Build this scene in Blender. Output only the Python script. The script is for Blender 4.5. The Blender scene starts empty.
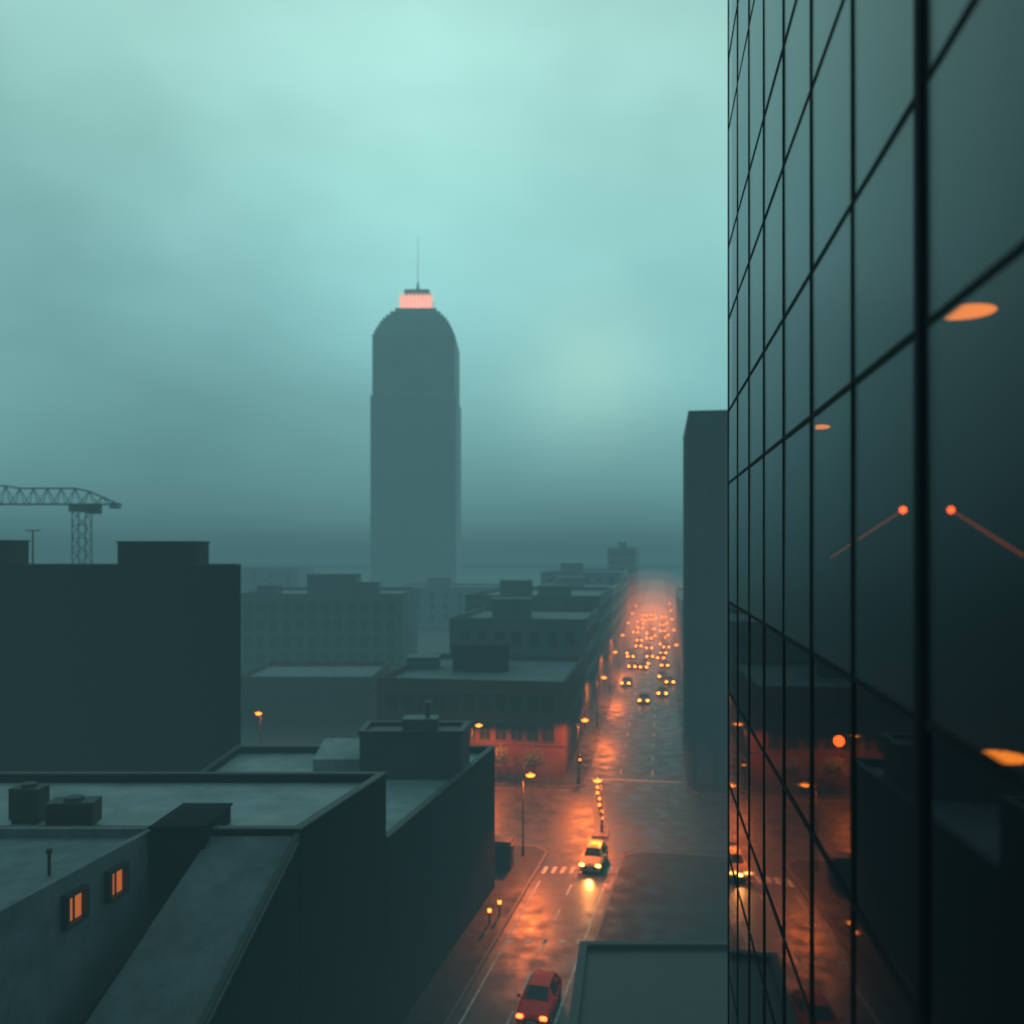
import bpy, bmesh, math, random
from mathutils import Vector, Matrix
random.seed(11)
S=bpy.context.scene; COL=S.collection
S.view_settings.view_transform='Standard'; S.view_settings.look='None'; S.view_settings.exposure=0
H=25.0; F=900.0
# ------------------------------------------------------------------ helpers
def link(name,bm,mat,parent=None,smooth=False,loc=None,rz=0):
    me=bpy.data.meshes.new(name); 
    bmesh.ops.recalc_face_normals(bm,faces=bm.faces[:])
    bm.to_mesh(me); bm.free()
    if smooth:
        for p in me.polygons: p.use_smooth=True
    o=bpy.data.objects.new(name,me); COL.objects.link(o)
    if mat: me.materials.append(mat)
    if parent: o.parent=parent
    if loc is not None: o.location=loc
    o.rotation_euler=(0,0,rz)
    return o
def tag(o,label,cat,group=None):
    o['label']=label; o['category']=cat
    if group: o['group']=group
    return o
def struct(o,kind='structure'):
    o['kind']=kind; return o
def thing(name,label,cat,loc=(0,0,0),rz=0,group=None):
    o=bpy.data.objects.new(name,None); COL.objects.link(o); o.location=loc; o.rotation_euler=(0,0,rz)
    o.empty_display_size=.1
    return tag(o,label,cat,group)
def dup(root,loc,rz,label=None):
    r=root.copy(); COL.objects.link(r); r.location=loc; r.rotation_euler=(0,0,rz)
    if label: r['label']=label
    for ch in list(root.children):
        c=ch.copy(); COL.objects.link(c); c.parent=r
        for g in list(ch.children):
            d=g.copy(); COL.objects.link(d); d.parent=c
    return r
def B(): return bmesh.new()
def box(bm,x0,x1,y0,y1,z0,z1):
    v=[bm.verts.new(p) for p in [(x0,y0,z0),(x1,y0,z0),(x1,y1,z0),(x0,y1,z0),(x0,y0,z1),(x1,y0,z1),(x1,y1,z1),(x0,y1,z1)]]
    for f in [(0,3,2,1),(4,5,6,7),(0,1,5,4),(1,2,6,5),(2,3,7,6),(3,0,4,7)]: bm.faces.new([v[i] for i in f])
def prism(bm,pts,z0,z1):
    z0=z0 if isinstance(z0,(list,tuple)) else [z0]*len(pts)
    z1=z1 if isinstance(z1,(list,tuple)) else [z1]*len(pts)
    a=[bm.verts.new((p[0],p[1],z)) for p,z in zip(pts,z0)]; b=[bm.verts.new((p[0],p[1],z)) for p,z in zip(pts,z1)]
    n=len(pts); bm.faces.new(a[::-1]); bm.faces.new(b)
    for i in range(n): bm.faces.new([a[i],a[(i+1)%n],b[(i+1)%n],b[i]])
def sheet(bm,pts,z):
    bm.faces.new([bm.verts.new((p[0],p[1],z)) for p in pts])
def tube(bm,p0,p1,r0,r1=None,seg=8,caps=True):
    r1=r0 if r1 is None else r1
    p0=Vector(p0);p1=Vector(p1); d=(p1-p0).normalized()
    a=d.orthogonal().normalized(); b=d.cross(a)
    A=[];Bv=[]
    for i in range(seg):
        t=2*math.pi*i/seg; k=a*math.cos(t)+b*math.sin(t)
        A.append(bm.verts.new(p0+k*r0)); Bv.append(bm.verts.new(p1+k*r1))
    for i in range(seg): bm.faces.new([A[i],A[(i+1)%seg],Bv[(i+1)%seg],Bv[i]])
    if caps: bm.faces.new(A[::-1]); bm.faces.new(Bv)
def ball(bm,c,rx,ry,rz,u=12,v=8):
    bmesh.ops.create_uvsphere(bm,u_segments=u,v_segments=v,radius=1,matrix=Matrix.Translation(c)@Matrix.Diagonal((rx,ry,rz,1)))
def inset(pts,d):
    n=len(pts); area=sum(pts[i][0]*pts[(i+1)%n][1]-pts[(i+1)%n][0]*pts[i][1] for i in range(n))
    s=1 if area>0 else -1; out=[]
    for i in range(n):
        p=Vector(pts[i][:2]);a=(p-Vector(pts[i-1][:2])).normalized();b=(Vector(pts[(i+1)%n][:2])-p).normalized()
        na=Vector((-a.y,a.x))*s;nb=Vector((-b.y,b.x))*s
        m=(na+nb); m=m/(1+na.dot(nb)); q=p+m*d; out.append((q.x,q.y))
    return out
def ring(bm,pts,t_in,z0,z1,t_out=0):
    o=inset(pts,-t_out) if t_out else pts; i_=inset(pts,t_in); n=len(pts)
    for k in range(n):
        j=(k+1)%n
        prism(bm,[o[k],o[j],i_[j],i_[k]],z0,z1)
# ------------------------------------------------------------------ materials
def mat(name,base,rough=.7,metal=0,noise=None,emit=None,estr=0,bump=0,bscale=5,rn=None,spec=.5):
    m=bpy.data.materials.new(name); m.use_nodes=True; nt=m.node_tree; p=nt.nodes['Principled BSDF']
    p.inputs['Base Color'].default_value=(*base,1); p.inputs['Roughness'].default_value=rough; p.inputs['Metallic'].default_value=metal
    p.inputs['Specular IOR Level'].default_value=spec
    if noise or bump or rn:
        tc=nt.nodes.new('ShaderNodeNewGeometry')
    if noise:
        sc,amt=noise
        n=nt.nodes.new('ShaderNodeTexNoise'); n.inputs['Scale'].default_value=sc; n.inputs['Detail'].default_value=6; n.inputs['Roughness'].default_value=.65
        nt.links.new(tc.outputs['Position'],n.inputs['Vector'])
        r=nt.nodes.new('ShaderNodeValToRGB'); r.color_ramp.elements[0].position=.3; r.color_ramp.elements[1].position=.72
        r.color_ramp.elements[0].color=(*[c*(1-amt) for c in base],1); r.color_ramp.elements[1].color=(*[min(1,c*(1+amt)) for c in base],1)
        nt.links.new(n.outputs['Fac'],r.inputs['Fac']); nt.links.new(r.outputs['Color'],p.inputs['Base Color'])
    if rn:
        n2=nt.nodes.new('ShaderNodeTexNoise'); n2.inputs['Scale'].default_value=rn[0]; n2.inputs['Detail'].default_value=4
        nt.links.new(tc.outputs['Position'],n2.inputs['Vector'])
        mr=nt.nodes.new('ShaderNodeMapRange'); mr.inputs['From Min'].default_value=.35; mr.inputs['From Max'].default_value=.65
        mr.inputs['To Min'].default_value=rn[1]; mr.inputs['To Max'].default_value=rn[2]
        nt.links.new(n2.outputs['Fac'],mr.inputs['Value']); nt.links.new(mr.outputs['Result'],p.inputs['Roughness'])
    if bump:
        n3=nt.nodes.new('ShaderNodeTexNoise'); n3.inputs['Scale'].default_value=bscale; n3.inputs['Detail'].default_value=5
        nt.links.new(tc.outputs['Position'],n3.inputs['Vector'])
        bp=nt.nodes.new('ShaderNodeBump'); bp.inputs['Strength'].default_value=bump; bp.inputs['Distance'].default_value=.03
        nt.links.new(n3.outputs['Fac'],bp.inputs['Height']); nt.links.new(bp.outputs['Normal'],p.inputs['Normal'])
    if emit:
        p.inputs['Emission Color'].default_value=(*emit,1); p.inputs['Emission Strength'].default_value=estr
    return m
def brickmat(name,c1,c2,mortar):
    m=mat(name,c1,.9,spec=.2); nt=m.node_tree; p=nt.nodes['Principled BSDF']
    tc=nt.nodes.new('ShaderNodeTexCoord'); sx=nt.nodes.new('ShaderNodeSeparateXYZ'); cx=nt.nodes.new('ShaderNodeCombineXYZ'); ad=nt.nodes.new('ShaderNodeMath')
    nt.links.new(tc.outputs['Object'],sx.inputs[0]); nt.links.new(sx.outputs[0],ad.inputs[0]); nt.links.new(sx.outputs[1],ad.inputs[1])
    nt.links.new(ad.outputs[0],cx.inputs[0]); nt.links.new(sx.outputs[2],cx.inputs[1])
    b=nt.nodes.new('ShaderNodeTexBrick'); b.inputs['Scale'].default_value=3; b.inputs['Color1'].default_value=(*c1,1); b.inputs['Color2'].default_value=(*c2,1); b.inputs['Mortar'].default_value=(*mortar,1)
    nt.links.new(cx.outputs[0],b.inputs['Vector'])
    n=nt.nodes.new('ShaderNodeTexNoise'); n.inputs['Scale'].default_value=.35; n.inputs['Detail'].default_value=6
    mx=nt.nodes.new('ShaderNodeMixRGB'); mx.blend_type='MULTIPLY'; mx.inputs['Fac'].default_value=.6
    nt.links.new(tc.outputs['Object'],n.inputs['Vector']); nt.links.new(b.outputs['Color'],mx.inputs['Color1']); nt.links.new(n.outputs['Fac'],mx.inputs['Color2'])
    nt.links.new(mx.outputs[0],p.inputs['Base Color'])
    return m
M={}
M['asphalt']=mat('wet_asphalt',(.045,.044,.046),.5,noise=(.8,.3),rn=(.6,.36,.58),bump=.45,bscale=7,spec=.4)
M['ground']=mat('wet_ground',(.04,.042,.045),.6,noise=(.3,.3),rn=(.3,.5,.8),spec=.3)
M['pave']=mat('wet_paving',(.026,.027,.03),.6,noise=(1.2,.3),rn=(.6,.42,.75),bump=.45,bscale=7,spec=.22)
M['kerb']=mat('kerb_stone',(.08,.08,.08),.6,noise=(2,.3))
M['paint']=mat('worn_road_paint',(.42,.42,.4),.6,noise=(3.5,.7))
M['darkbrick']=brickmat('dark_brick',(.006,.007,.010),(.004,.005,.007),(.008,.008,.009))
M['redbrick']=brickmat('red_brick',(.12,.045,.03),(.095,.036,.025),(.08,.07,.06))
M['stone']=mat('grey_stone',(.16,.16,.16),.8,noise=(.5,.3))
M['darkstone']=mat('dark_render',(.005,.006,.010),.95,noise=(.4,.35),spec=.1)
M['midhazestone']=mat('part_haze_lightened_stone',(.10,.11,.12),.9,noise=(.2,.3),spec=.2)  # wall colour part lightened, imitating thinner fog over the nearer hazy blocks
M['hazestone']=mat('haze_lightened_stone',(.24,.26,.27),.9,noise=(.15,.2),spec=.2)  # fog fade put into the wall colour, so far blocks melt away
M['slabstone']=mat('blue_grey_render',(.07,.095,.12),.9,noise=(.12,.2),spec=.2)
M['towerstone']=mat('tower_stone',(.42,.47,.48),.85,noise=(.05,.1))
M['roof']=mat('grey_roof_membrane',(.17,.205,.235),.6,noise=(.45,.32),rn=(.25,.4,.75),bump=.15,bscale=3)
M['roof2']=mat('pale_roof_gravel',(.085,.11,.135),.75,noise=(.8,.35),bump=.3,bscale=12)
M['coping']=mat('coping_metal',(.022,.026,.032),.6,noise=(1,.2))
M['metal']=mat('dark_metal',(.02,.022,.026),.6,metal=.2,noise=(2,.3))
M['steel']=mat('grey_steel',(.06,.07,.08),.5,metal=.4,noise=(2,.3))
M['frame']=mat('window_frame',(.03,.03,.032),.6)
M['glassdark']=mat('dark_window_glass',(.01,.013,.016),.15)
M['litwin']=mat('lit_window',(.3,.12,.04),.5,emit=(1,.21,.028),estr=.48)
M['mull']=mat('mullion_metal',(.008,.009,.011),.9,spec=.1)
M['interior']=mat('interior_dark',(.014,.016,.02),.8)
M['tyre']=mat('rubber',(.02,.02,.02),.8)
M['rim']=mat('wheel_rim',(.2,.2,.21),.35,metal=.8)
M['head']=mat('headlight_glow',(1,.7,.3),.3,emit=(1,.42,.08),estr=12)
M['headred']=mat('headlight_red_orange',(1,.4,.2),.3,emit=(1,.13,.02),estr=6)
M['headfar']=mat('far_headlight_glow',(1,.6,.2),.3,emit=(1,.2,.02),estr=32)
M['tail']=mat('taillight_red',(.6,.02,.01),.3,emit=(1,.03,.01),estr=4)
M['lamp']=mat('sodium_lamp_glow',(1,.5,.15),.4,emit=(1,.22,.02),estr=7)
M['crown']=mat('crown_glow',(1,.6,.5),.4,emit=(1,.45,.34),estr=9)
M['pend']=mat('pendant_glow',(1,.5,.15),.4,emit=(1,.23,.015),estr=3.0)
M['redlamp']=mat('red_lamp_glow',(1,.2,.05),.4,emit=(1,.09,.01),estr=9)
M['rod']=mat('warm_rod',(.5,.15,.05),.4,emit=(1,.15,.03),estr=.7)
M['amber']=mat('amber_glow',(1,.3,.05),.4,emit=(1,.22,.02),estr=6)
M['redp']=mat('red_car_paint',(1.0,.012,.008),.5,spec=.2)
M['orp']=mat('yellow_car_paint',(.75,.38,.08),.35)
M['drk']=mat('dark_car_paint',(.015,.016,.02),.5)
M['silver']=mat('grey_car_paint',(.03,.03,.035),.5,metal=.3)
M['plate']=mat('number_plate',(.6,.6,.55),.5)
M['bark']=mat('bark',(.06,.045,.035),.9)
M['leaf']=mat('leaf_dark_green',(.045,.07,.03),.7,noise=(2,.4))
for k in ('headfar','tail','litwin','rod','amber'): M[k].cycles.emission_sampling='NONE'
def glassmat(nm,rough,tint):
    m=bpy.data.materials.new(nm); m.use_nodes=True; nt=m.node_tree; nt.nodes.clear()
    o=nt.nodes.new('ShaderNodeOutputMaterial'); mx=nt.nodes.new('ShaderNodeMixShader'); fr=nt.nodes.new('ShaderNodeFresnel'); fr.inputs['IOR'].default_value=1.5
    gl=nt.nodes.new('ShaderNodeBsdfGlossy'); gl.inputs['Color'].default_value=(*tint,1); gl.inputs['Roughness'].default_value=rough
    tr=nt.nodes.new('ShaderNodeBsdfTransparent'); tr.inputs['Color'].default_value=(.36,.38,.42,1)
    g=nt.nodes.new('ShaderNodeNewGeometry'); n=nt.nodes.new('ShaderNodeTexNoise'); n.inputs['Scale'].default_value=.9; n.inputs['Detail'].default_value=1
    bp=nt.nodes.new('ShaderNodeBump'); bp.inputs['Strength'].default_value=.03; bp.inputs['Distance'].default_value=.02
    nt.links.new(g.outputs['Position'],n.inputs['Vector']); nt.links.new(n.outputs['Fac'],bp.inputs['Height']); nt.links.new(bp.outputs['Normal'],gl.inputs['Normal'])
    nt.links.new(fr.outputs[0],mx.inputs[0]); nt.links.new(tr.outputs[0],mx.inputs[1]); nt.links.new(gl.outputs[0],mx.inputs[2]); nt.links.new(mx.outputs[0],o.inputs[0])
    return m
M['glass']=glassmat('curtain_wall_glass',.03,(.6,.6,.64)); M['glassfog']=glassmat('misted_curtain_wall_glass',.3,(.66,.72,.76))
# ------------------------------------------------------------------ world : sky + even fog
W=bpy.data.worlds.new('World'); S.world=W; W.use_nodes=True; nt=W.node_tree; nt.nodes.clear()
N=lambda t:nt.nodes.new(t); Lk=lambda a,b:nt.links.new(a,b)
out=N('ShaderNodeOutputWorld'); bg=N('ShaderNodeBackground'); sk=N('ShaderNodeTexSky'); sk.sky_type='NISHITA'; sk.sun_disc=False
sk.sun_elevation=math.radians(6); sk.sun_rotation=math.radians(20); bg.inputs['Strength'].default_value=.06
Lk(sk.outputs[0],bg.inputs[0]); Lk(bg.outputs[0],out.inputs['Surface'])
def volnodes(t,out_socket,sig,col):
    e=t.nodes.new('ShaderNodeEmission'); e.inputs[0].default_value=(*col,1); e.inputs[1].default_value=sig
    a=t.nodes.new('ShaderNodeVolumeAbsorption'); a.inputs['Color'].default_value=(0,0,0,1); a.inputs['Density'].default_value=sig
    s=t.nodes.new('ShaderNodeAddShader'); t.links.new(e.outputs[0],s.inputs[0]); t.links.new(a.outputs[0],s.inputs[1]); t.links.new(s.outputs[0],out_socket)
volnodes(nt,out.inputs['Volume'],.0039,(.054,.136,.148))
W.cycles.sampling_method='NONE'
# sky dome (overcast cloud deck)
bm=B(); bmesh.ops.create_icosphere(bm,subdivisions=5,radius=1); 
for v in bm.verts: v.co=Vector((v.co.x*1500,v.co.y*1500,v.co.z*360))
sm=bpy.data.materials.new('overcast_sky'); sm.use_nodes=True; n_=sm.node_tree; n_.nodes.clear()
def nn(t): return n_.nodes.new(t)
def nl(a,b): n_.links.new(a,b)
def mth(op,a,b=None,c=None,clamp=False):
    n=nn('ShaderNodeMath'); n.operation=op; n.use_clamp=clamp
    for i,v in enumerate((a,b,c)):
        if v is None: continue
        if isinstance(v,(int,float)): n.inputs[i].default_value=v
        else: nl(v,n.inputs[i])
    return n.outputs[0]
o_=nn('ShaderNodeOutputMaterial'); e_=nn('ShaderNodeEmission'); g_=nn('ShaderNodeNewGeometry')
vs=nn('ShaderNodeVectorMath'); vs.operation='SUBTRACT'; vs.inputs[1].default_value=(0,0,25); nl(g_.outputs['Position'],vs.inputs[0])
vn=nn('ShaderNodeVectorMath'); vn.operation='NORMALIZE'; nl(vs.outputs[0],vn.inputs[0])
sp=nn('ShaderNodeSeparateXYZ'); nl(vn.outputs[0],sp.inputs[0])
r_=nn('ShaderNodeValToRGB'); nl(sp.outputs[2],r_.inputs[0])
prof=[(0,4,.5),(.033,30,.44),(.077,49,.44),(.165,37,.46),(.267,20,.48),(.363,12.8,.52),(.447,9.6,.56),(.53,6.8,.58),(.72,1.8,.55),(1,.9,.5)]
cr=r_.color_ramp
for i,(p_,v_,rr) in enumerate(prof):
    if i==0: e=cr.elements[0]; e.position=0
    elif i==len(prof)-1: e=cr.elements[-1]; e.position=1
    else: e=cr.elements.new(p_)
    q_=v_/50; e.color=(q_*rr,q_,q_*(.97 if p_<.3 else .9),1)
cr.interpolation='B_SPLINE'
mp=nn('ShaderNodeMapping'); mp.inputs['Scale'].default_value=(1.8,1.8,3.2); mp.inputs['Location'].default_value=(.35,.2,0)
t_=nn('ShaderNodeTexNoise'); t_.inputs['Scale'].default_value=1.5; t_.inputs['Detail'].default_value=3.5; t_.inputs['Roughness'].default_value=.5
nl(vn.outputs[0],mp.inputs[0]); nl(mp.outputs[0],t_.inputs['Vector'])
var=mth('MULTIPLY_ADD',t_.outputs['Fac'],.75,.58)
def lobeval(px,py,k,d=None):
    d=d or Vector(((px-512)/F,1,(550-py)/F)).normalized()
    vd=nn('ShaderNodeVectorMath'); vd.operation='DOT_PRODUCT'; vd.inputs[1].default_value=d; nl(vn.outputs[0],vd.inputs[0])
    return mth('EXPONENT',mth('MULTIPLY',mth('SUBTRACT',vd.outputs['Value'],1),k))
def lobe(px,py,k,amp,acc,d=None): return mth('MULTIPLY_ADD',lobeval(px,py,k,d),amp,acc)
var=lobe(590,395,260,.2,var); var=lobe(390,60,34,.22,var); var=lobe(30,260,24,-.42,var); var=lobe(720,0,60,-.22,var); var=lobe(0,0,1.6,-.72,var,Vector((0,-1,.1)).normalized())
vm=nn('ShaderNodeVectorMath'); vm.operation='SCALE'; nl(r_.outputs[0],vm.inputs[0]); nl(var,vm.inputs['Scale'])
wp=nn('ShaderNodeVectorMath'); wp.operation='SCALE'; wp.inputs[0].default_value=(.15,.15,.07); nl(lobeval(590,392,330),wp.inputs['Scale'])
va=nn('ShaderNodeVectorMath'); va.operation='ADD'; nl(vm.outputs[0],va.inputs[0]); nl(wp.outputs[0],va.inputs[1])
nl(va.outputs[0],e_.inputs[0]); nl(e_.outputs[0],o_.inputs[0])
e_.inputs[1].default_value=50.0
sm.cycles.emission_sampling='NONE'
struct(link('sky',bm,sm))
# ------------------------------------------------------------------ camera
cd=bpy.data.cameras.new('camera'); cam=bpy.data.objects.new('camera',cd); COL.objects.link(cam); S.camera=cam
cam.location=(0,0,H); cam.rotation_euler=(math.radians(90),0,0); cd.sensor_width=36; cd.lens=36*F/1024; cd.shift_y=38/1024; cd.clip_end=6000; cd.clip_start=.05
cd.dof.use_dof=True; cd.dof.focus_distance=15; cd.dof.aperture_fstop=.6
# ------------------------------------------------------------------ setting: ground, streets
bm=B(); sheet(bm,[(-1600,-1600),(1600,-1600),(1600,1600),(-1600,1600)],0); struct(link('ground',bm,M['ground']))
K=lambda t:.237*t-14.6
KR=lambda t:.237*t-8.4
XB=lambda t:.237*t-17.0
TH=math.atan(.165); O=Vector((8,97)); ey=Vector((math.sin(TH),math.cos(TH))); ex=Vector((math.cos(TH),-math.sin(TH)))
def lw(x,y): p=O+ex*x+ey*y; return (p.x,p.y)
bm=B(); sheet(bm,[(K(5),5),(KR(5),5),(KR(80),80),(K(80),80)],.004); struct(link('road',bm,M['asphalt']))
bm=B(); sheet(bm,[lw(-90,-22),lw(90,-22),lw(90,-3),lw(-90,-3)],.008); struct(link('cross_road',bm,M['asphalt']))
bm=B(); sheet(bm,[lw(0,-5),lw(10.5,-5),lw(10.5,700),lw(0,700)],.012); struct(link('avenue_road',bm,M['asphalt']))
def pav(name,pts):
    bm=B(); prism(bm,inset(pts,.18),0,.13); struct(link(name,bm,M['pave']))
    bm=B(); ring(bm,pts,.176,0,.135); struct(link('kerb',bm,M['kerb']))
def xl(x):
    p=lw(0,-22); return p[1]-(x-p[0])*math.tan(TH)
def tmeet(line):
    t=75
    for _ in range(20): t=xl(line(t))
    return t
tk=tmeet(K); tr=tmeet(KR)
pav('pavement',[(-90,5),(K(5),5),(K(tk-1.2),tk-1.2),(K(tk)-1.2,xl(K(tk)-1.2)),(-90,xl(-90))])
pav('pavement',[(KR(5),5),(90,5),(90,xl(90)),(KR(tr)+1.2,xl(KR(tr)+1.2)),(KR(tr-1.2),tr-1.2)])
pav('pavement',[lw(-120,-3),lw(-1.2,-3),lw(0,-1.8),lw(0,690),lw(-120,690)])
pav('pavement',[lw(10.5,-1.8),lw(11.7,-3),lw(120,-3),lw(120,690),lw(10.5,690)])
bm=B()
def mark(line_off,t0,t1,w,z=.0125):
    a=lambda t:.237*t+line_off
    sheet(bm,[(a(t0)-w/2,t0),(a(t0)+w/2,t0),(a(t1)+w/2,t1),(a(t1)-w/2,t1)],z)
mark(-14.0,8,68,.13); mark(-9.0,8,67.2,.16)
t=10
while t<66: mark(-11.5,t,t+2.0,.14); t+=4.6
for k in range(9): mark(-14.1+.72*k,69.6,71.0,.3)
for k in range(5): mark(-13.7+1.1*k,57.2,57.7,.4)
struct(link('road_markings',bm,M['paint']))
bm=B()
def mk(x0,x1,y0,y1): sheet(bm,[lw(x0,y0),lw(x1,y0),lw(x1,y1),lw(x0,y1)],.0165)
for lx in (3.5,7.0):
    y=4
    while y<200: mk(lx-.07,lx+.07,y,y+2.4); y+=7
mk(0.3,10.2,1.3,1.6)
x=-70
while x<60:
    if not(-6<x<13): mk(x,x+2.4,-12.6,-12.47)
    x+=6
struct(link('road_markings',bm,M['paint']))
bm=B(); prism(bm,[(6.9,78.2),(8.3,78.0),(8.6,79.8),(9.4,92.0),(8.3,92.0),(7.3,80)],0.0,.15); struct(link('traffic_island',bm,M['kerb']))
# ------------------------------------------------------------------ orange haze over the avenue: volumes given their own glow, imitating lamp-lit fog
def haze(c,r,rz,dens,col=(1,.18,.03),nest=((1,.2),(.72,.6),(.42,1.6)),what='orange self glowing haze hanging over the avenue',grp='orange self glowing haze'):
    for s,k in nest:
        m=bpy.data.materials.new('self_glowing_haze'); m.use_nodes=True; t=m.node_tree; t.nodes.clear()
        o=t.nodes.new('ShaderNodeOutputMaterial'); e=t.nodes.new('ShaderNodeEmission'); e.inputs[0].default_value=(*col,1); e.inputs[1].default_value=dens*k
        t.links.new(e.outputs[0],o.inputs['Volume']); m.cycles.emission_sampling='NONE'
        bm=B(); bmesh.ops.create_icosphere(bm,subdivisions=4,radius=1)
        for v in bm.verts: v.co=Vector((v.co.x*r[0]*s,v.co.y*r[1]*s,v.co.z*r[2]*s))
        o=link('haze',bm,m,None,True,loc=c,rz=rz); o['kind']='stuff'; tag(o,what,'haze',grp)
p=lw(5,180); haze((p[0],p[1],1),(18,155,18),-TH,.0085,nest=((1,.12),(.82,.25),(.62,.5),(.4,1.2)))
# ------------------------------------------------------------------ windows and buildings
def win_meshes(w,h,lit=False):
    bm=B(); f=.09
    box(bm,-w/2-f,-w/2,-.07,.0,0,h); box(bm,w/2,w/2+f,-.07,.0,0,h)
    box(bm,-w/2-f,w/2+f,-.08,.0,h,h+f); box(bm,-w/2-f-.06,w/2+f+.06,-.14,.0,-f,0)
    box(bm,-.03,.03,-.055,-.026,0,h); box(bm,-w/2,w/2,-.054,-.026,h*.52,h*.52+.05)
    o=link('window',bm,M['frame']); bm=B(); box(bm,-w/2,w/2,-.025,-.004,0,h); p=link('pane',bm,M['litwin'] if lit else M['glassdark'])
    a,b=o.data,p.data; bpy.data.objects.remove(o); bpy.data.objects.remove(p); return a,b
WM={}
def window(parent,x,y,z,rz,w,h,lit=False):
    k=(round(w,2),round(h,2),lit)
    if k not in WM: WM[k]=win_meshes(w,h,lit)
    o=bpy.data.objects.new('window',WM[k][0]); COL.objects.link(o); o.parent=parent; o.location=(x,y,z); o.rotation_euler=(0,0,rz)
    p=bpy.data.objects.new('pane',WM[k][1]); COL.objects.link(p); p.parent=o
    if lit: o['label']='window lit warm orange from inside'
    return o
def flat_building(name,label,cat,pts,h,wall,roofm,group=None,par=.7,coping=True,cop=None):
    ox,oy=pts[0]; t=thing(name,label,cat,(ox,oy,0),0,group)
    q=[(p[0]-ox,p[1]-oy) for p in pts]
    bm=B(); prism(bm,q,0,h-par); ring(bm,q,.28,h-par+.001,h); link('wall',bm,wall,t)
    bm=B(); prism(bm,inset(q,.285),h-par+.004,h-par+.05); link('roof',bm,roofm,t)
    if coping: bm=B(); ring(bm,q,.34,h+.002,h+.08,.06); link('coping',bm,cop or M['coping'],t)
    return t,q
def wall_windows(t,p0,p1,z0,nr,dz,nc,w,h,margin=1.0,litp=0,mx=90):
    p0=Vector(p0);p1=Vector(p1); d=p1-p0; L=d.length; d.normalize(); rz=math.atan2(d.y,d.x)
    n=0
    for r in range(nr):
        for c in range(nc):
            if n>=mx: return
            s=margin+(L-2*margin)*(c+.5)/nc; p=p0+d*s
            window(t,p.x,p.y,z0+r*dz,rz,w,h,random.random()<litp); n+=1
def street_building(label,x0,x1,y0,y1,h,wall,name='office_building',roofm=None,fl=3.3,nf=8,nsd=8,litp=0,group=None,side='R'):
    pts=[lw(x0,y0),lw(x1,y0),lw(x1,y1),lw(x0,y1)]
    t,q=flat_building(name,label,'building',pts,h,wall,roofm or M['roof2'],group,cop=wall)
    nr=max(1,int((h-1.2)/fl))
    while nr*nf>48: nr-=1
    wall_windows(t,q[0],q[1],h-.9-nr*fl+.6,nr,fl,nf,1.2,1.8,litp=litp,mx=48)
    nr2=min(nr,max(1,48//max(nsd,1)))
    if nsd:
        if side=='R': wall_windows(t,q[1],q[2],h-.9-nr2*fl+.6,nr2,fl,nsd,1.2,1.8,litp=litp,mx=48)
        else: wall_windows(t,q[3],q[0],h-.9-nr2*fl+.6,nr2,fl,nsd,1.2,1.8,litp=litp,mx=48)
    return t,q
def roofbox(t,x0,x1,y0,y1,z0,z1,m='coping',name='roof_hut'):
    bm=B(); box(bm,x0,x1,y0,y1,z0,z1); box(bm,x0-.1,x1+.1,y0-.1,y1+.1,z1+.002,z1+.12); return link(name,bm,M[m],t)
tD,q=street_building('three storey red brick corner building behind the orange street lamps at the junction',-24,-2.4,1.6,26,10.4,M['redbrick'],'brick_building',nf=11,nsd=9,fl=3.1)
roofbox(tD,8,15,10,17,9.7,13.0,'darkstone'); roofbox(tD,2,6,12,16,9.7,11.2,'coping')
bm=B(); ring(bm,q,-.005,9.0,9.3,.22); link('cornice',bm,M['redbrick'],tD)
bm=B(); ring(bm,q,-.005,3.4,3.6,.12); link('string_course',bm,M['redbrick'],tD)
specs=[(-22,-2.4,29,55,15.2,'midhazestone','dark flat roofed block directly behind the red brick corner building'),
 (-26,-2.4,58,96,17.0,'midhazestone','long dark hazy block with roof huts, second behind the brick building on the avenue'),
 (-20,-2.4,99,140,16.5,'hazestone','hazy block third behind the brick corner building on the avenue'),
 (-24,-2.4,144,190,19.0,'hazestone','hazy block fourth behind the brick building on the left of the avenue'),
 (-14,-2.4,280,340,26,'hazestone','faint tall block standing last in the fog left of the avenue')]
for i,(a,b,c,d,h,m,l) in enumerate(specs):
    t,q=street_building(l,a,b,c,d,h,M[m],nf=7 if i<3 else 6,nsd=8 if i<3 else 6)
    roofbox(t,6,12 if i<4 else 9,8,14,h-.6,h+2.2,m)
    if i==1: roofbox(t,13,19,5,9,h-.6,h+1.3,m)
street_building('faint low block beyond the dark slab tower, right of the car lights',12.6,34,60,110,14,M['midhazestone'],nf=4,nsd=8,side='L')
street_building('faintest low block far down the right side of the avenue',12.6,34,118,190,13,M['hazestone'],nf=4,nsd=8,side='L')
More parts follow.
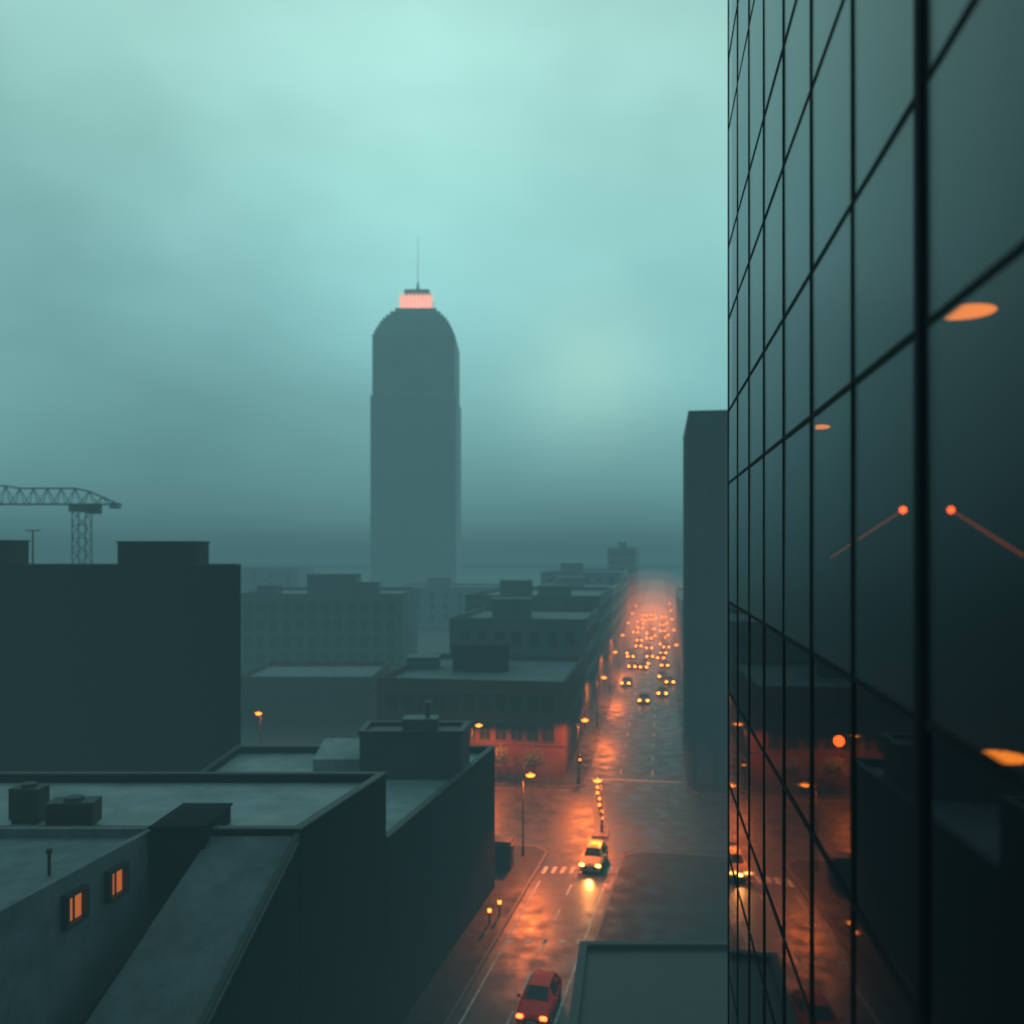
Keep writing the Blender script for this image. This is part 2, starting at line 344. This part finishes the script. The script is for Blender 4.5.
# --- slab tower right
t,q=flat_building('slab_tower','tall dark slab tower right of the avenue, partly hidden behind the glass facade','tower',[lw(10.9,1),lw(40,1),lw(40,26),lw(10.9,26)],39.8,M['slabstone'],M['roof'],par=.9,cop=M['slabstone'])
bm=B()
e0=Vector(q[1])-Vector(q[0]); e0.normalize(); e1=Vector(q[3])-Vector(q[0]); e1.normalize()
for i in range(13):
    p=Vector(q[0])+e0*(.25+i*2.2); n=Vector((e0.y,-e0.x))
    prism(bm,[p-e0*.2+n*.003,p-e0*.2+n*.06,p+e0*.2+n*.06,p+e0*.2+n*.003],0,38.8)
for i in range(11):
    p=Vector(q[0])+e1*(.4+i*2.2); n=Vector((-e1.y,e1.x))
    prism(bm,[p-e1*.2+n*.003,p-e1*.2+n*.06,p+e1*.2+n*.06,p+e1*.2+n*.003],0,38.8)
link('piers',bm,M['slabstone'],t)
# --- mid-left hazy blocks
def hb(label,x0,x1,y0,y1,h,m,nf,name='office_building',huts=(),pts=None):
    t,q=flat_building(name,label,'building',pts or [(x0,y0),(x1,y0),(x1,y1),(x0,y1)],h,M[m],M['roof2'],cop=M[m])
    if nf:
        nr=max(1,int((h-1)/3.3))
        while nr*nf>80: nr-=1
        wall_windows(t,q[0],q[1],h-.9-nr*3.3+.6,nr,3.3,nf,1.3,1.8)
    for a in huts: roofbox(t,*a,m)
    return t
hb('low reddish block left of centre, beyond the lone lamp at the dark building corner',-40,-20.0,130,148,6.6,'redbrick',9,'brick_building')
hb('hazy dark block with a stepped roof hut, left of centre behind the low reddish block',-54,-21.5,176,206,16.4,'midhazestone',12,huts=((13,22.5,4,12,15.8,20),(23,27,5,9,15.8,18.4),(3,7,4,8,15.8,17.8)))
hb('faint low block in the fog straight below the lit crown tower',-38,0,290,320,13,'hazestone',8,huts=((10,18,5,12,12.4,16),))
hb('faint block in the fog left of the crown tower base',-150,-90,380,410,17,'hazestone',8)
tC=hb('large dark flat roofed block at the left edge with a wide roof hut',-60,-21.0,70,78.6,23.7,'darkbrick',0,huts=((28.0,34.4,2,5,23,25.6),(10,19.2,2,5,23,25.7)),pts=[(-60,71),(-21.4,71),(-24.2,80),(-60,80)])
bm=B(); tube(bm,(20.6,3,23.1),(20.6,3,26.6),.08,.06,6); tube(bm,(20.0,3,26.6),(21.2,3,26.6),.05,.05,6); link('roof_mast',bm,M['metal'],tC)
# ------------------------------------------------------------------ building A (near, lower left)
A=[(XB(36),36),(XB(45.1),45.1),(-34,45.1),(-34,36)]
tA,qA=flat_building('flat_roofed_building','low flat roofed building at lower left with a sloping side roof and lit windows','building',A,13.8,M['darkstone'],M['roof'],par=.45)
ox,oy=A[0]
def L2(p): return (p[0]-ox,p[1]-oy)
wx=lambda t:-15.06+.18*(t-30.8)
bm=B(); wing=[L2(p) for p in [(wx(20),20),(wx(35.9),35.9),(-34,35.9),(-34,20)]]
prism(bm,wing,0,13.6); ring(bm,wing,.25,13.601,13.95); link('side_wing',bm,M['roof2'],tA)
bm=B(); prism(bm,[L2(p) for p in [(wx(20)+.01,20),(XB(20),20),(XB(35.95),35.95),(wx(35.9)+.01,35.95)]],0,6.2); link('lower_wing',bm,M['darkstone'],tA)
SL=lambda t:13.62-(36-t)*.625
bm=B(); sl=[(XB(35.93),35.93),(-12.04,35.93),(-15.9,23),(XB(23),23)]
prism(bm,[L2(p) for p in sl],[SL(p[1])-.25 for p in sl],[SL(p[1]) for p in sl]); link('sloping_roof',bm,M['roof2'],tA)
bm=B(); sw=inset(sl,.02); prism(bm,[L2(p) for p in sw],6.2,[SL(p[1])-.252 for p in sw]); link('side_wall',bm,M['darkstone'],tA)
bm=B(); e=[(XB(35.93)+.02,35.93),(XB(35.93)-.2,35.93),(XB(23)-.2,23),(XB(23)+.02,23)]
prism(bm,[L2(p) for p in e],[SL(p[1])+.004 for p in e],[SL(p[1])+.14 for p in e]); link('verge_coping',bm,M['coping'],tA)
bm=B(); prism(bm,[L2(p) for p in [(-14.15,35.2),(-12.06,35.4),(-12.0,38.4),(-14.0,38.4)]],6.3,14.1); prism(bm,[L2(p) for p in [(-14.22,35.1),(-12.0,35.3),(-11.94,38.5),(-14.06,38.5)]],14.102,14.18); link('stair_hood',bm,M['darkstone'],tA)
rzw=math.atan2(1,.18)
for tt in (30.8,33.1):
    bm=B(); d=.26
    w_,h_=.9,.9
    box(bm,-w_/2-.12,-w_/2,-d,-.0,-.12,h_+.12); box(bm,w_/2,w_/2+.12,-d,-.0,-.12,h_+.12); box(bm,-w_/2,w_/2,-d,0,h_,h_+.119); box(bm,-w_/2,w_/2,-d,0,-.119,0)
    box(bm,-.02,.02,-.1,-.03,0,h_)
    wn=link('window',bm,M['metal'],tA,loc=(wx(tt)-ox+.003,tt-oy,12.35),rz=rzw); wn['label']='hooded window lit orange from inside'
    bm=B(); box(bm,-w_/2,w_/2,-.028,-.004,0,h_); link('pane',bm,M['litwin'],wn)
# ------------------------------------------------------------------ building B (behind A)
Bp=[(XB(45.3),45.3),(XB(66.4),66.4),(-20.3,66.4),(-20.3,45.3)]
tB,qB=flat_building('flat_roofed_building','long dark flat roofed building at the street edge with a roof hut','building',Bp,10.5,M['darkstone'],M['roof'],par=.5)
ox,oy=Bp[0]
bm=B(); pts=[L2(p) for p in [(-9.9,58.5),(-3.3,58.5),(-2.9,61.8),(-9.9,61.8)]]; prism(bm,pts,10.06,13.0); ring(bm,pts,.3,13.002,13.25,.12); link('roof_hut',bm,M['coping'],tB)
bm=B(); prism(bm,[L2(p) for p in [(-13.5,61),(-10.4,61),(-10.4,65),(-13.5,65)]],10.06,[10.8,10.8,11.4,11.4]); link('skylight',bm,M['roof'],tB)
bm=B(); prism(bm,[L2(p) for p in [(-7.2,59),(-4.9,59),(-4.9,60.6),(-7.2,60.6)]],13.02,13.9); link('roof_vent',bm,M['steel'],tB)
bm=B(); tube(bm,(*L2((-5.6,59.8)),13.9),(*L2((-5.6,59.8)),14.8),.16,.14,10); tube(bm,(*L2((-5.6,59.8)),14.8),(*L2((-5.6,59.8)),14.95),.26,.2,10); link('flue',bm,M['steel'],tB)
def ac(label,x,y,z,rz,w,d,h,group=None):
    t=thing('air_conditioner',label,'air conditioner',(x,y,z),rz,group)
    bm=B(); box(bm,-w/2,w/2,-d/2,d/2,.15,h); bmesh.ops.bevel(bm,geom=bm.edges[:],offset=.03,segments=1,affect='EDGES'); link('casing',bm,M['metal'],t)
    for sx in (-1,1): bm=B(); box(bm,sx*w*.35-.06,sx*w*.35+.06,-d/2,d/2,0,.148); link('foot',bm,M['tyre'],t)
    bm=B(); tube(bm,(0,0,h+.002),(0,0,h+.14),min(w,d)*.36,min(w,d)*.34,16); link('fan_housing',bm,M['metal'],t)
    bm=B()
    for k in range(6): box(bm,-w/2+.1,w/2-.1,-d/2-.03,-d/2-.004,.25+k*(h-.4)/6,.29+k*(h-.4)/6)
    link('louvre',bm,M['metal'],t)
    return t
ac('larger dark air conditioner on the lower left roof, near its front edge',-18.3,37.6,13.42,.1,1.9,1.1,1.15)
ac('small dark air conditioner left of the larger one on the lower left roof',-20.6,38.4,13.42,-.1,1.3,.9,1.5)
ac('small air conditioner on the long roof left of the roof hut',-12.3,55,10.06,.2,1.1,.8,.9)
t=thing('vent_pipe','thin dark vent pipe standing on the wing roof at the lower left','pipe',(-16.2,31.5,13.6))
bm=B(); tube(bm,(0,0,0),(0,0,.8),.06,.06,8); link('pipe',bm,M['metal'],t); bm=B(); tube(bm,(0,0,.8),(0,0,.95),.13,.09,8); link('cowl',bm,M['metal'],t)
# ------------------------------------------------------------------ podium pavilion
t,q=flat_building('pavilion','low dark flat roofed block at the bottom, beside the glass facade','building',[(2.24,36.5),(26,36.5),(26,45.8),(3.5,45.8)],5.0,M['darkstone'],M['coping'],par=.25)
wall_windows(t,q[3],q[0],1.2,1,3,4,1.4,2.2)
# ------------------------------------------------------------------ glass facade building
TF=-math.atan2(.1464,.9892)
tg=thing('glass_office_tower','tall glass curtain wall building filling the right side of the view','building',(1.5,0,0),TF)
ys=[(4.87+1.62*n)/.9892 for n in range(-6,8)]
lv=[-2.55,-.93,1.2,2.5,4.15,5.45,7.55,8.85,10.5]
pat=[1.3,2.1,1.3,1.65]
zz=-2.55;k=0; dn=[1.65,1.3,2.1,1.3]
while zz>-22: zz-=dn[k%4]; k+=1; lv.insert(0,zz)
zz=10.5;k=0
while zz<28: zz+=pat[k%4]; k+=1; lv.append(zz)
lv=[z+H for z in lv]; TOPZ=lv[-1]; YE=ys[-1]
def pane(bm,y0,y1,z0,z1,jit=True):
    a=random.uniform(-.003,.003) if jit else 0; b=random.uniform(-.003,.003) if jit else 0
    yc,zc=(y0+y1)/2,(z0+z1)/2
    vs=[bm.verts.new((a*(y-yc)+b*(z-zc),y,z)) for y,z in ((y0,z0),(y0,z1),(y1,z1),(y1,z0))]
    f=bm.faces.new(vs); return f
def linkpane(name,bm,m='glass'):
    me=bpy.data.meshes.new(name); bm.normal_update()
    for f in bm.faces:
        if f.normal.x>0: f.normal_flip()
    bm.to_mesh(me); bm.free(); me.materials.append(M[m]); o=bpy.data.objects.new(name,me); COL.objects.link(o); o.parent=tg; return o
rest=B(); cnt=0
for i in range(len(ys)-1):
    for j in range(len(lv)-1):
        y0,y1,z0,z1=ys[i],ys[i+1],lv[j],lv[j+1]
        tN=y1*.9892; vis = y1>3.0 and z0-H<.64*tN and z1-H>-.56*tN and cnt<98
        if vis: bm=B(); pane(bm,y0,y1,z0,z1); linkpane('glass_pane',bm,'glassfog' if z0-H>-1 else 'glass'); cnt+=1
        else: pane(rest,y0,y1,z0,z1)
o=linkpane('glass_pane',rest); o['kind']='stuff'
for i,y in enumerate(ys):
    bm=B(); w=.05 if i==6 else .022; p=.032 if i==6 else .015
    box(bm,-p,.03,y-w,y+w,lv[0],TOPZ); link('mullion',bm,M['mull'],tg)
bm=B()
for z in lv: box(bm,-.01,.028,ys[0],YE,z-.022,z+.022)
link('transoms',bm,M['mull'],tg)
bm=B(); box(bm,5,20,ys[0],YE,0,TOPZ); link('core_wall',bm,M['interior'],tg)
bm=B(); box(bm,.06,5,YE-.15,YE+.02,0,TOPZ); box(bm,.06,5,ys[0]-.1,ys[0],0,TOPZ); link('end_wall',bm,M['interior'],tg)
bm=B()
for z in lv[::2]:
    if abs(z-H)>3.9: box(bm,.07,4.99,ys[0]+.01,YE-.16,z-.15,z+.02)
link('floor_slabs',bm,M['interior'],tg)
bm=B(); box(bm,-.06,20,ys[0]-.1,YE+.05,TOPZ+.002,TOPZ+.5); link('roof',bm,M['coping'],tg)
bm=B(); box(bm,0,5,ys[0]-.1,YE,0,lv[0]-.16); link('base_wall',bm,M['darkstone'],tg)
def oval(label,px,py,t,r,up):
    x=(px-512)/F*t; z=H-(py-550)/F*t
    o=thing('pendant_lamp',label,'lamp',(x,t,z),0,None)
    bm=B(); ball(bm,(0,0,0),r,r,.022,20,8); link('lamp_disc',bm,M['pend'],o,True)
    bm=B(); tube(bm,(0,0,.02),(0,0,up),.004,.004,6); link('cord',bm,M['mull'],o)
oval('large flat orange pendant lamp behind the upper right glass',966,312,5.5,.17,.5)
oval('flat orange pendant lamp behind the glass low at the right edge',1000,757,5.0,.14,.7)
oval('small flat orange lamp behind the narrow upper panes',821,427,9.2,.09,.4)
def rodlamp(label,px,py,t,r,e=None):
    x=(px-512)/F*t; z=H-(py-550)/F*t
    o=thing('spot_lamp',label,'lamp',(x,t,z))
    bm=B(); ball(bm,(0,0,0),r,r,r,12,8); link('bulb',bm,M['redlamp'],o,True)
    if e:
        ex_,ey_,et=e; q=Vector(((ex_-512)/F*et-x,et-t,H-(ey_-550)/F*et-z)); bm=B(); tube(bm,q*.05,q,.004,.004,6); link('arm',bm,M['rod'],o)
    else:
        bm=B(); tube(bm,(0,0,r),(0,0,.9),.004,.004,6); link('cord',bm,M['mull'],o)
rodlamp('red orange lamp with its arm slanting down to the left, behind the glass',903,510,6.2,.024,(830,558,8.2))
rodlamp('red orange lamp with its arm slanting down to the right, behind the glass',951,510,5.5,.02,(1024,556,4.6))
rodlamp('red orange glowing ball behind the middle panes in place of a reflected lamp',839,741,8.2,.05)  # glowing ball added in place of a lamp's reflection in the glass
# ------------------------------------------------------------------ crown tower
tx=(413.5-512)/F*600
tt=thing('skyscraper','tall tower fading in fog with a lit pink orange crown and thin spire','tower',(tx,600,0))
def tier(w,d,z0,z1): bm=B(); box(bm,-w/2,w/2,0+(56-d)/2,(56-d)/2+d,z0,z1); return bm
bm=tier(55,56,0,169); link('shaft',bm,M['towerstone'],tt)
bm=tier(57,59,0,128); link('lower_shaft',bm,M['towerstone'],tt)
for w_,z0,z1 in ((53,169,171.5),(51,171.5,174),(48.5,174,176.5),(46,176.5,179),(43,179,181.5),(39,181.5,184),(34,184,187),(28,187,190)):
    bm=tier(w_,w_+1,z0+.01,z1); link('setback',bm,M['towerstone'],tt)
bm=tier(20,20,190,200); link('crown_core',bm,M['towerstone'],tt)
for k in range(9):
    bm=B(); x=-10.6+k*21.2/8; box(bm,x-.75,x+.75,16.6,17.6,190.2,200.5); link('crown_light',bm,M['crown'],tt)
bm=B(); box(bm,-10.5,10.5,17.62,17.9,190.2,199.5)
gl=mat('crown_glow_soft',(1,.6,.5),.4,emit=(1,.45,.36),estr=3.2); link('crown_panel',bm,gl,tt)
bm=tier(17,17,200.01,204.5); link('setback',bm,M['towerstone'],tt)
bm=B(); tube(bm,(0,28,204.5),(0,28,212),1.4,.5,8); tube(bm,(0,28,212),(0,28,244),.2,.12,6); link('spire',bm,M['towerstone'],tt)
# ------------------------------------------------------------------ crane
def crane():
    tc=130; cx=(82-512)/F*tc; t=thing('tower_crane','pale tower crane in the fog above the dark left building','crane',(cx,tc,0))
    def lattice(bm,p0,p1,w,n,up=Vector((0,0,1)),r=.09):
        p0=Vector(p0);p1=Vector(p1);d=(p1-p0).normalized(); a=d.cross(up if abs(d.dot(up))<.9 else Vector((0,1,0))).normalized(); b=d.cross(a)
        cs=[a*w/2+b*w/2,a*w/2-b*w/2,-a*w/2-b*w/2,-a*w/2+b*w/2]
        for c in cs: tube(bm,p0+c,p1+c,r,r,5)
        L=(p1-p0).length
        for i in range(n):
            s0=p0+d*L*i/n;s1=p0+d*L*(i+1)/n
            for j in range(4):
                tube(bm,s0+cs[j],s1+cs[(j+1)%4],r*.6,r*.6,4); tube(bm,s0+cs[j],s0+cs[(j+1)%4],r*.6,r*.6,4)
    bm=B(); lattice(bm,(0,0,0),(0,0,30.5),1.9,16); link('mast',bm,M['steel'],t)
    bm=B()
    xs=[-34+i*2 for i in range(20)]+[5.5]
    def top(x): return 33.9+ (0 if x<0 else -x*.42)+(.35 if x<-10 else 0)
    for yy in (-.7,.7):
        for i in range(len(xs)-1):
            a,b=xs[i],xs[i+1]
            tube(bm,(a,yy,31.6),(b,yy,31.6),.1,.1,5)
            m=(a+b)/2; tube(bm,(a,yy,31.6),(m,0,top(m)),.06,.06,4); tube(bm,(m,0,top(m)),(b,yy,31.6),.06,.06,4)
    for i in range(len(xs)-2):
        m0=(xs[i]+xs[i+1])/2; m1=(xs[i+1]+xs[i+2])/2; tube(bm,(m0,0,top(m0)),(m1,0,top(m1)),.12,.12,5)
    link('jib',bm,M['steel'],t)
    bm=B(); box(bm,-1.3,1.3,-1.3,1.3,30.5,31.5); link('slewing_platform',bm,M['steel'],t)
    bm=B(); box(bm,1.5,3.0,-1.6,-.2,30.2,31.48); link('operator_cab',bm,M['metal'],t)
    bm=B(); box(bm,4.2,5.4,-.6,.6,31.0,31.4); link('counterweight',bm,M['stone'],t)
crane()
# ------------------------------------------------------------------ street lamps
def lamp(label,x,y,h,arm,rz,power,group='orange street lamps',kind='SPOT'):
    t=thing('street_lamp',label,'street lamp',(x,y,.13),rz,group)
    bm=B(); tube(bm,(0,0,0),(0,0,.7),.13,.11,10); link('base',bm,M['metal'],t)
    bm=B(); tube(bm,(0,0,.7),(0,0,h-.5),.075,.05,8)
    pv=Vector((0,0,h-.5))
    for k in range(1,6):
        a=k/5*math.pi/2; p=Vector((arm*.5*(1-math.cos(a)),0,h-.5+.45*math.sin(a))); tube(bm,pv,p,.045,.042,8); pv=p
    tube(bm,pv,(arm,0,h),.042,.035,8); link('pole',bm,M['metal'],t)
    bm=B(); ball(bm,(arm+.25,0,h+.04),.4,.16,.06,12,8); hd=link('lamp_head',bm,M['metal'],t,True)
    bm=B(); ball(bm,(arm+.25,0,h-.06),.36,.2,.17,12,8); link('lens',bm,M['lamp'],hd,True)
    if power:
        ld=bpy.data.lights.new('lamp_light',kind); ld.energy=power; ld.color=(1,.16,.014); ld.shadow_soft_size=.35
        if kind=='SPOT': ld.spot_size=math.radians(166); ld.spot_blend=.3
        lo=bpy.data.objects.new('lamp_light',ld); COL.objects.link(lo); lo.parent=t; lo.location=(arm+.25,0,h-.4)
    return t
lamp('tall curved street lamp at the near left corner of the junction',.9,73.3,6.6,.35,0,8000,None)
lamp('shorter street lamp on the small traffic island in the junction',7.9,79.4,4.6,-.6,0,4500,None)
lamp('lone street lamp beside the dark left building, above the long flat roof',-28.2,101,6.6,-.5,0,3000,None)
lamp('street lamp at the brick building corner across the junction',*lw(-.8,-1.2),6.8,.5,0,9000,None)
lamp('street lamp in front of the middle of the brick building',*lw(-12,-2.8),6.2,.5,0,8000,None)
for i,y in enumerate((30,62,94,126,160,196)):
    for sx in (-.9,11.3):
        if i==0 and sx>0: continue
        x_,y_=lw(sx,y+(0 if sx<0 else 14)); lamp('street lamp in a row fading into fog along the avenue',x_,y_,7,.7 if sx<0 else -.7,-TH,8000 if i<3 and sx<0 else 0,'lamps along the foggy avenue')
def bollard(label,x,y,z=.13,grp=None):
    t=thing('bollard_light',label,'bollard light',(x,y,z),0,grp)
    bm=B(); tube(bm,(0,0,0),(0,0,.75),.07,.06,8); link('post',bm,M['metal'],t); bm=B(); tube(bm,(0,0,.75),(0,0,1.0),.12,.12,10); link('light_ring',bm,M['amber'],t); bm=B(); tube(bm,(0,0,1.0),(0,0,1.05),.13,.05,10); link('cap',bm,M['metal'],t)
bollard('nearer small amber bollard light on the pavement by the long dark building',-1.5,60)
bollard('farther small amber bollard light on the pavement by the long dark building',-.85,61.4)
for i in range(6): bollard('small amber bollard light on the narrow island in the junction',8.05+.1*i+(.1 if i%2 else 0),80.6+i*2.1,.15,'amber bollards on the junction island')
def signal(label,x,y,rz):
    t=thing('traffic_light',label,'traffic light',(x,y,.13),rz)
    bm=B(); tube(bm,(0,0,0),(0,0,3.4),.06,.05,8); link('post',bm,M['metal'],t)
    bm=B(); box(bm,-.17,.17,-.28,-.06,2.4,3.35); link('housing',bm,M['tyre'],t)
    for k,m in enumerate(('glassdark','amber','glassdark')):
        bm=B(); tube(bm,(0,-.285,2.55+k*.3),(0,-.31,2.55+k*.3),.11,.11,12); link('signal_lens',bm,M[m],t)
signal('traffic light at the brick building corner',*lw(-.5,-2.3),0)
t=thing('kiosk','small dark kiosk on the left corner pavement just past the long building','kiosk',(-.75,70.6,.13),-.2)
bm=B(); box(bm,-.8,.8,-.7,.7,0,1.9); link('cabin',bm,M['metal'],t); bm=B(); prism(bm,[(-1,-.9),(1,-.9),(1,.9),(-1,.9)],1.902,2.0); prism(bm,[(-.8,-.7),(.8,-.7),(.8,.7),(-.8,.7)],2.002,2.2); link('roof',bm,M['metal'],t)
bm=B(); box(bm,.802,.84,-.5,.5,.8,1.6); link('shutter',bm,M['steel'],t)
def tree(label,x,y,h,n):
    t=thing('street_tree',label,'tree',(x,y,.13))
    bm=B(); tube(bm,(0,0,0),(.05,0,h*.45),.1,.07,8)
    tips=[]
    for k in range(7):
        a=k*2.4; r=h*.2; p=Vector((math.cos(a)*r,math.sin(a)*r,h*(.6+.06*(k%4)))); tube(bm,(.05,0,h*.43),p,.05,.015,5); tips.append(p)
    link('trunk',bm,M['bark'],t)
    bm=B()
    for _ in range(n):
        c=random.choice(tips); p=c+Vector([random.gauss(0,h*.09) for _ in range(3)]); a=Vector([random.gauss(0,1) for _ in range(3)]).normalized()*.11; b=a.orthogonal().normalized()*.07
        bm.faces.new([bm.verts.new(p+q) for q in (a,b,-a,-b)])
    link('crown',bm,M['leaf'],t)
tree('small leafy tree by the brick building front, left of the corner lamp',*lw(-5.5,-1.5),3.6,900)
tree('small leafy tree farther left along the brick building front',*lw(-9.5,-1.5),3.9,900)
# ------------------------------------------------------------------ cars
ST=[(-2.2,.62,.55,.6,.68,.74),(-2.08,.76,.66,.70,.8,.86),(-1.25,.93,.7,.86,.86,.9),(-.95,.96,.7,.9,.87,.9),(-.25,1.44,.56,.93,.87,.9),(.85,1.47,.56,.93,.87,.9),(1.6,1.4,.54,.93,.87,.9),(2.08,.99,.62,.92,.84,.88),(2.2,.62,.6,.58,.8,.82)]
def carparts():
    bm=B(); rings=[]
    for (y,zt,rw,sz,sw,w) in ST:
        half=[(rw,zt),(sw,sz),(w,.55),(w*.94,.26)]
        pts=[(0,zt+.02)]+half+[(0,.22)]+[(-a,b) for a,b in half[::-1]]
        rings.append([bm.verts.new((a,y,b)) for a,b in pts])
    n=len(rings[0])
    for i in range(len(rings)-1):
        for j in range(n): bm.faces.new([rings[i][j],rings[i][(j+1)%n],rings[i+1][(j+1)%n],rings[i+1][j]])
    bm.faces.new(rings[0]); bm.faces.new(rings[-1][::-1])
    return bm
def quad(bm,ps,off):
    ps=[Vector(p) for p in ps]; n=(ps[1]-ps[0]).cross(ps[2]-ps[0]).normalized(); c=sum(ps,Vector())/4
    if n.dot(c-Vector((0,0,.7)))<0: n=-n
    bm.faces.new([bm.verts.new(c+(p-c)*.93+n*off) for p in ps])
def car(label,x,y,slope,paint,headm,full=True,group=None,flip=False):
    t=thing('car',label,'car',(x,y,.013),-math.atan(slope)+(math.pi if flip else 0),group)
    b=carparts(); bd=link('body',b,M[paint],t)
    b=B(); quad(b,[(-.7,-.95,.97),(.7,-.95,.97),(.56,-.25,1.45),(-.56,-.25,1.45)],.014); link('windscreen',b,M['glassdark'],t)
    b=B(); quad(b,[(-.54,1.6,1.41),(.54,1.6,1.41),(.62,2.08,1.0),(-.62,2.08,1.0)],.014); link('rear_window',b,M['glassdark'],t)
    for s in (-1,1):
        b=B(); quad(b,[(s*.87,-.3,.93),(s*.87,.68,.93),(s*.56,.68,1.45),(s*.56,-.2,1.45)],.012); quad(b,[(s*.87,.72,.93),(s*.87,1.7,.93),(s*.55,1.55,1.41),(s*.56,.72,1.46)],.012); link('side_windows',b,M['glassdark'],t)
        b=B(); box(b,s*.62-.19,s*.62+.19,-2.22,-2.02,.54,.76); bmesh.ops.bevel(b,geom=b.edges[:],offset=.05,segments=2,affect='EDGES'); link('headlight',b,M[headm],t)
        b=B(); box(b,s*.64-.15,s*.64+.15,2.1,2.22,.62,.78); link('taillight',b,M['tail'],t)
        if full:
            b=B(); tube(b,(s*.9,-.72,1.0),(s*1.02,-.72,1.02),.03,.03,6); box(b,s*1.0-.09,s*1.0+.09,-.78,-.66,.96,1.1); link('mirror',b,M[paint],t)
    for sy in (-1.35,1.35):
        for s in (-1,1):
            b=B(); tube(b,(s*.7,sy,.33),(s*.92,sy,.33),.33,.33,18); w=link('wheel',b,M['tyre'],t)
            b=B(); tube(b,(s*.921,sy,.33),(s*.935,sy,.33),.2,.18,12); link('rim',b,M['rim'],w)
    b=B(); box(b,-.42,.42,-2.24,-2.19,.36,.54); link('grille',b,M['tyre'],t)
    b=B(); box(b,-.26,.26,-2.26,-2.242,.40,.50); link('number_plate',b,M['plate'],t)
    return t
def spot(t,p,c=(1,.36,.08)):
    ld=bpy.data.lights.new('headlight_beam','SPOT'); ld.energy=p; ld.color=c; ld.spot_size=math.radians(70); ld.spot_blend=.8; ld.shadow_soft_size=.1
    lo=bpy.data.objects.new('headlight_beam',ld); COL.objects.link(lo); lo.parent=t; lo.location=(0,-2.5,.65); lo.rotation_euler=(math.radians(78),0,math.pi)
c1=car('bright red car nearest the camera with its headlights on, at the bottom of the street',1.5,48.9,.237,'redp','headred'); spot(c1,400,(1,.16,.03))
c2=car('yellow car with bright headlights just before the zebra crossing',6.5,71.5,.237,'orp','head'); spot(c2,900)
b=B(); box(b,-.3,.3,.1,.32,1.49,1.64); link('roof_light',b,M['pend'],c2)
far=car('distant car with glowing orange headlights in the queue down the foggy avenue',*lw(5.2,52),.165,'drk','headfar',False,'distant cars queueing down the avenue')
far2=car('distant car with glowing orange headlights in the queue down the foggy avenue',*lw(8.2,60),.165,'silver','headfar',False,'distant cars queueing down the avenue')
for lane in (1.5,4.9,8.6):
    y=60+random.uniform(0,14)
    while y<255:
        if random.random()<.72:
            x_,y_=lw(lane+random.uniform(-.9,.9),y); dup(random.choice((far,far2)),(x_,y_,.013),-TH+random.uniform(-.12,.12))
        y+=random.uniform(5.5,7.5) if random.random()<.65 else random.uniform(9,18)
print('objects',len(bpy.data.objects))
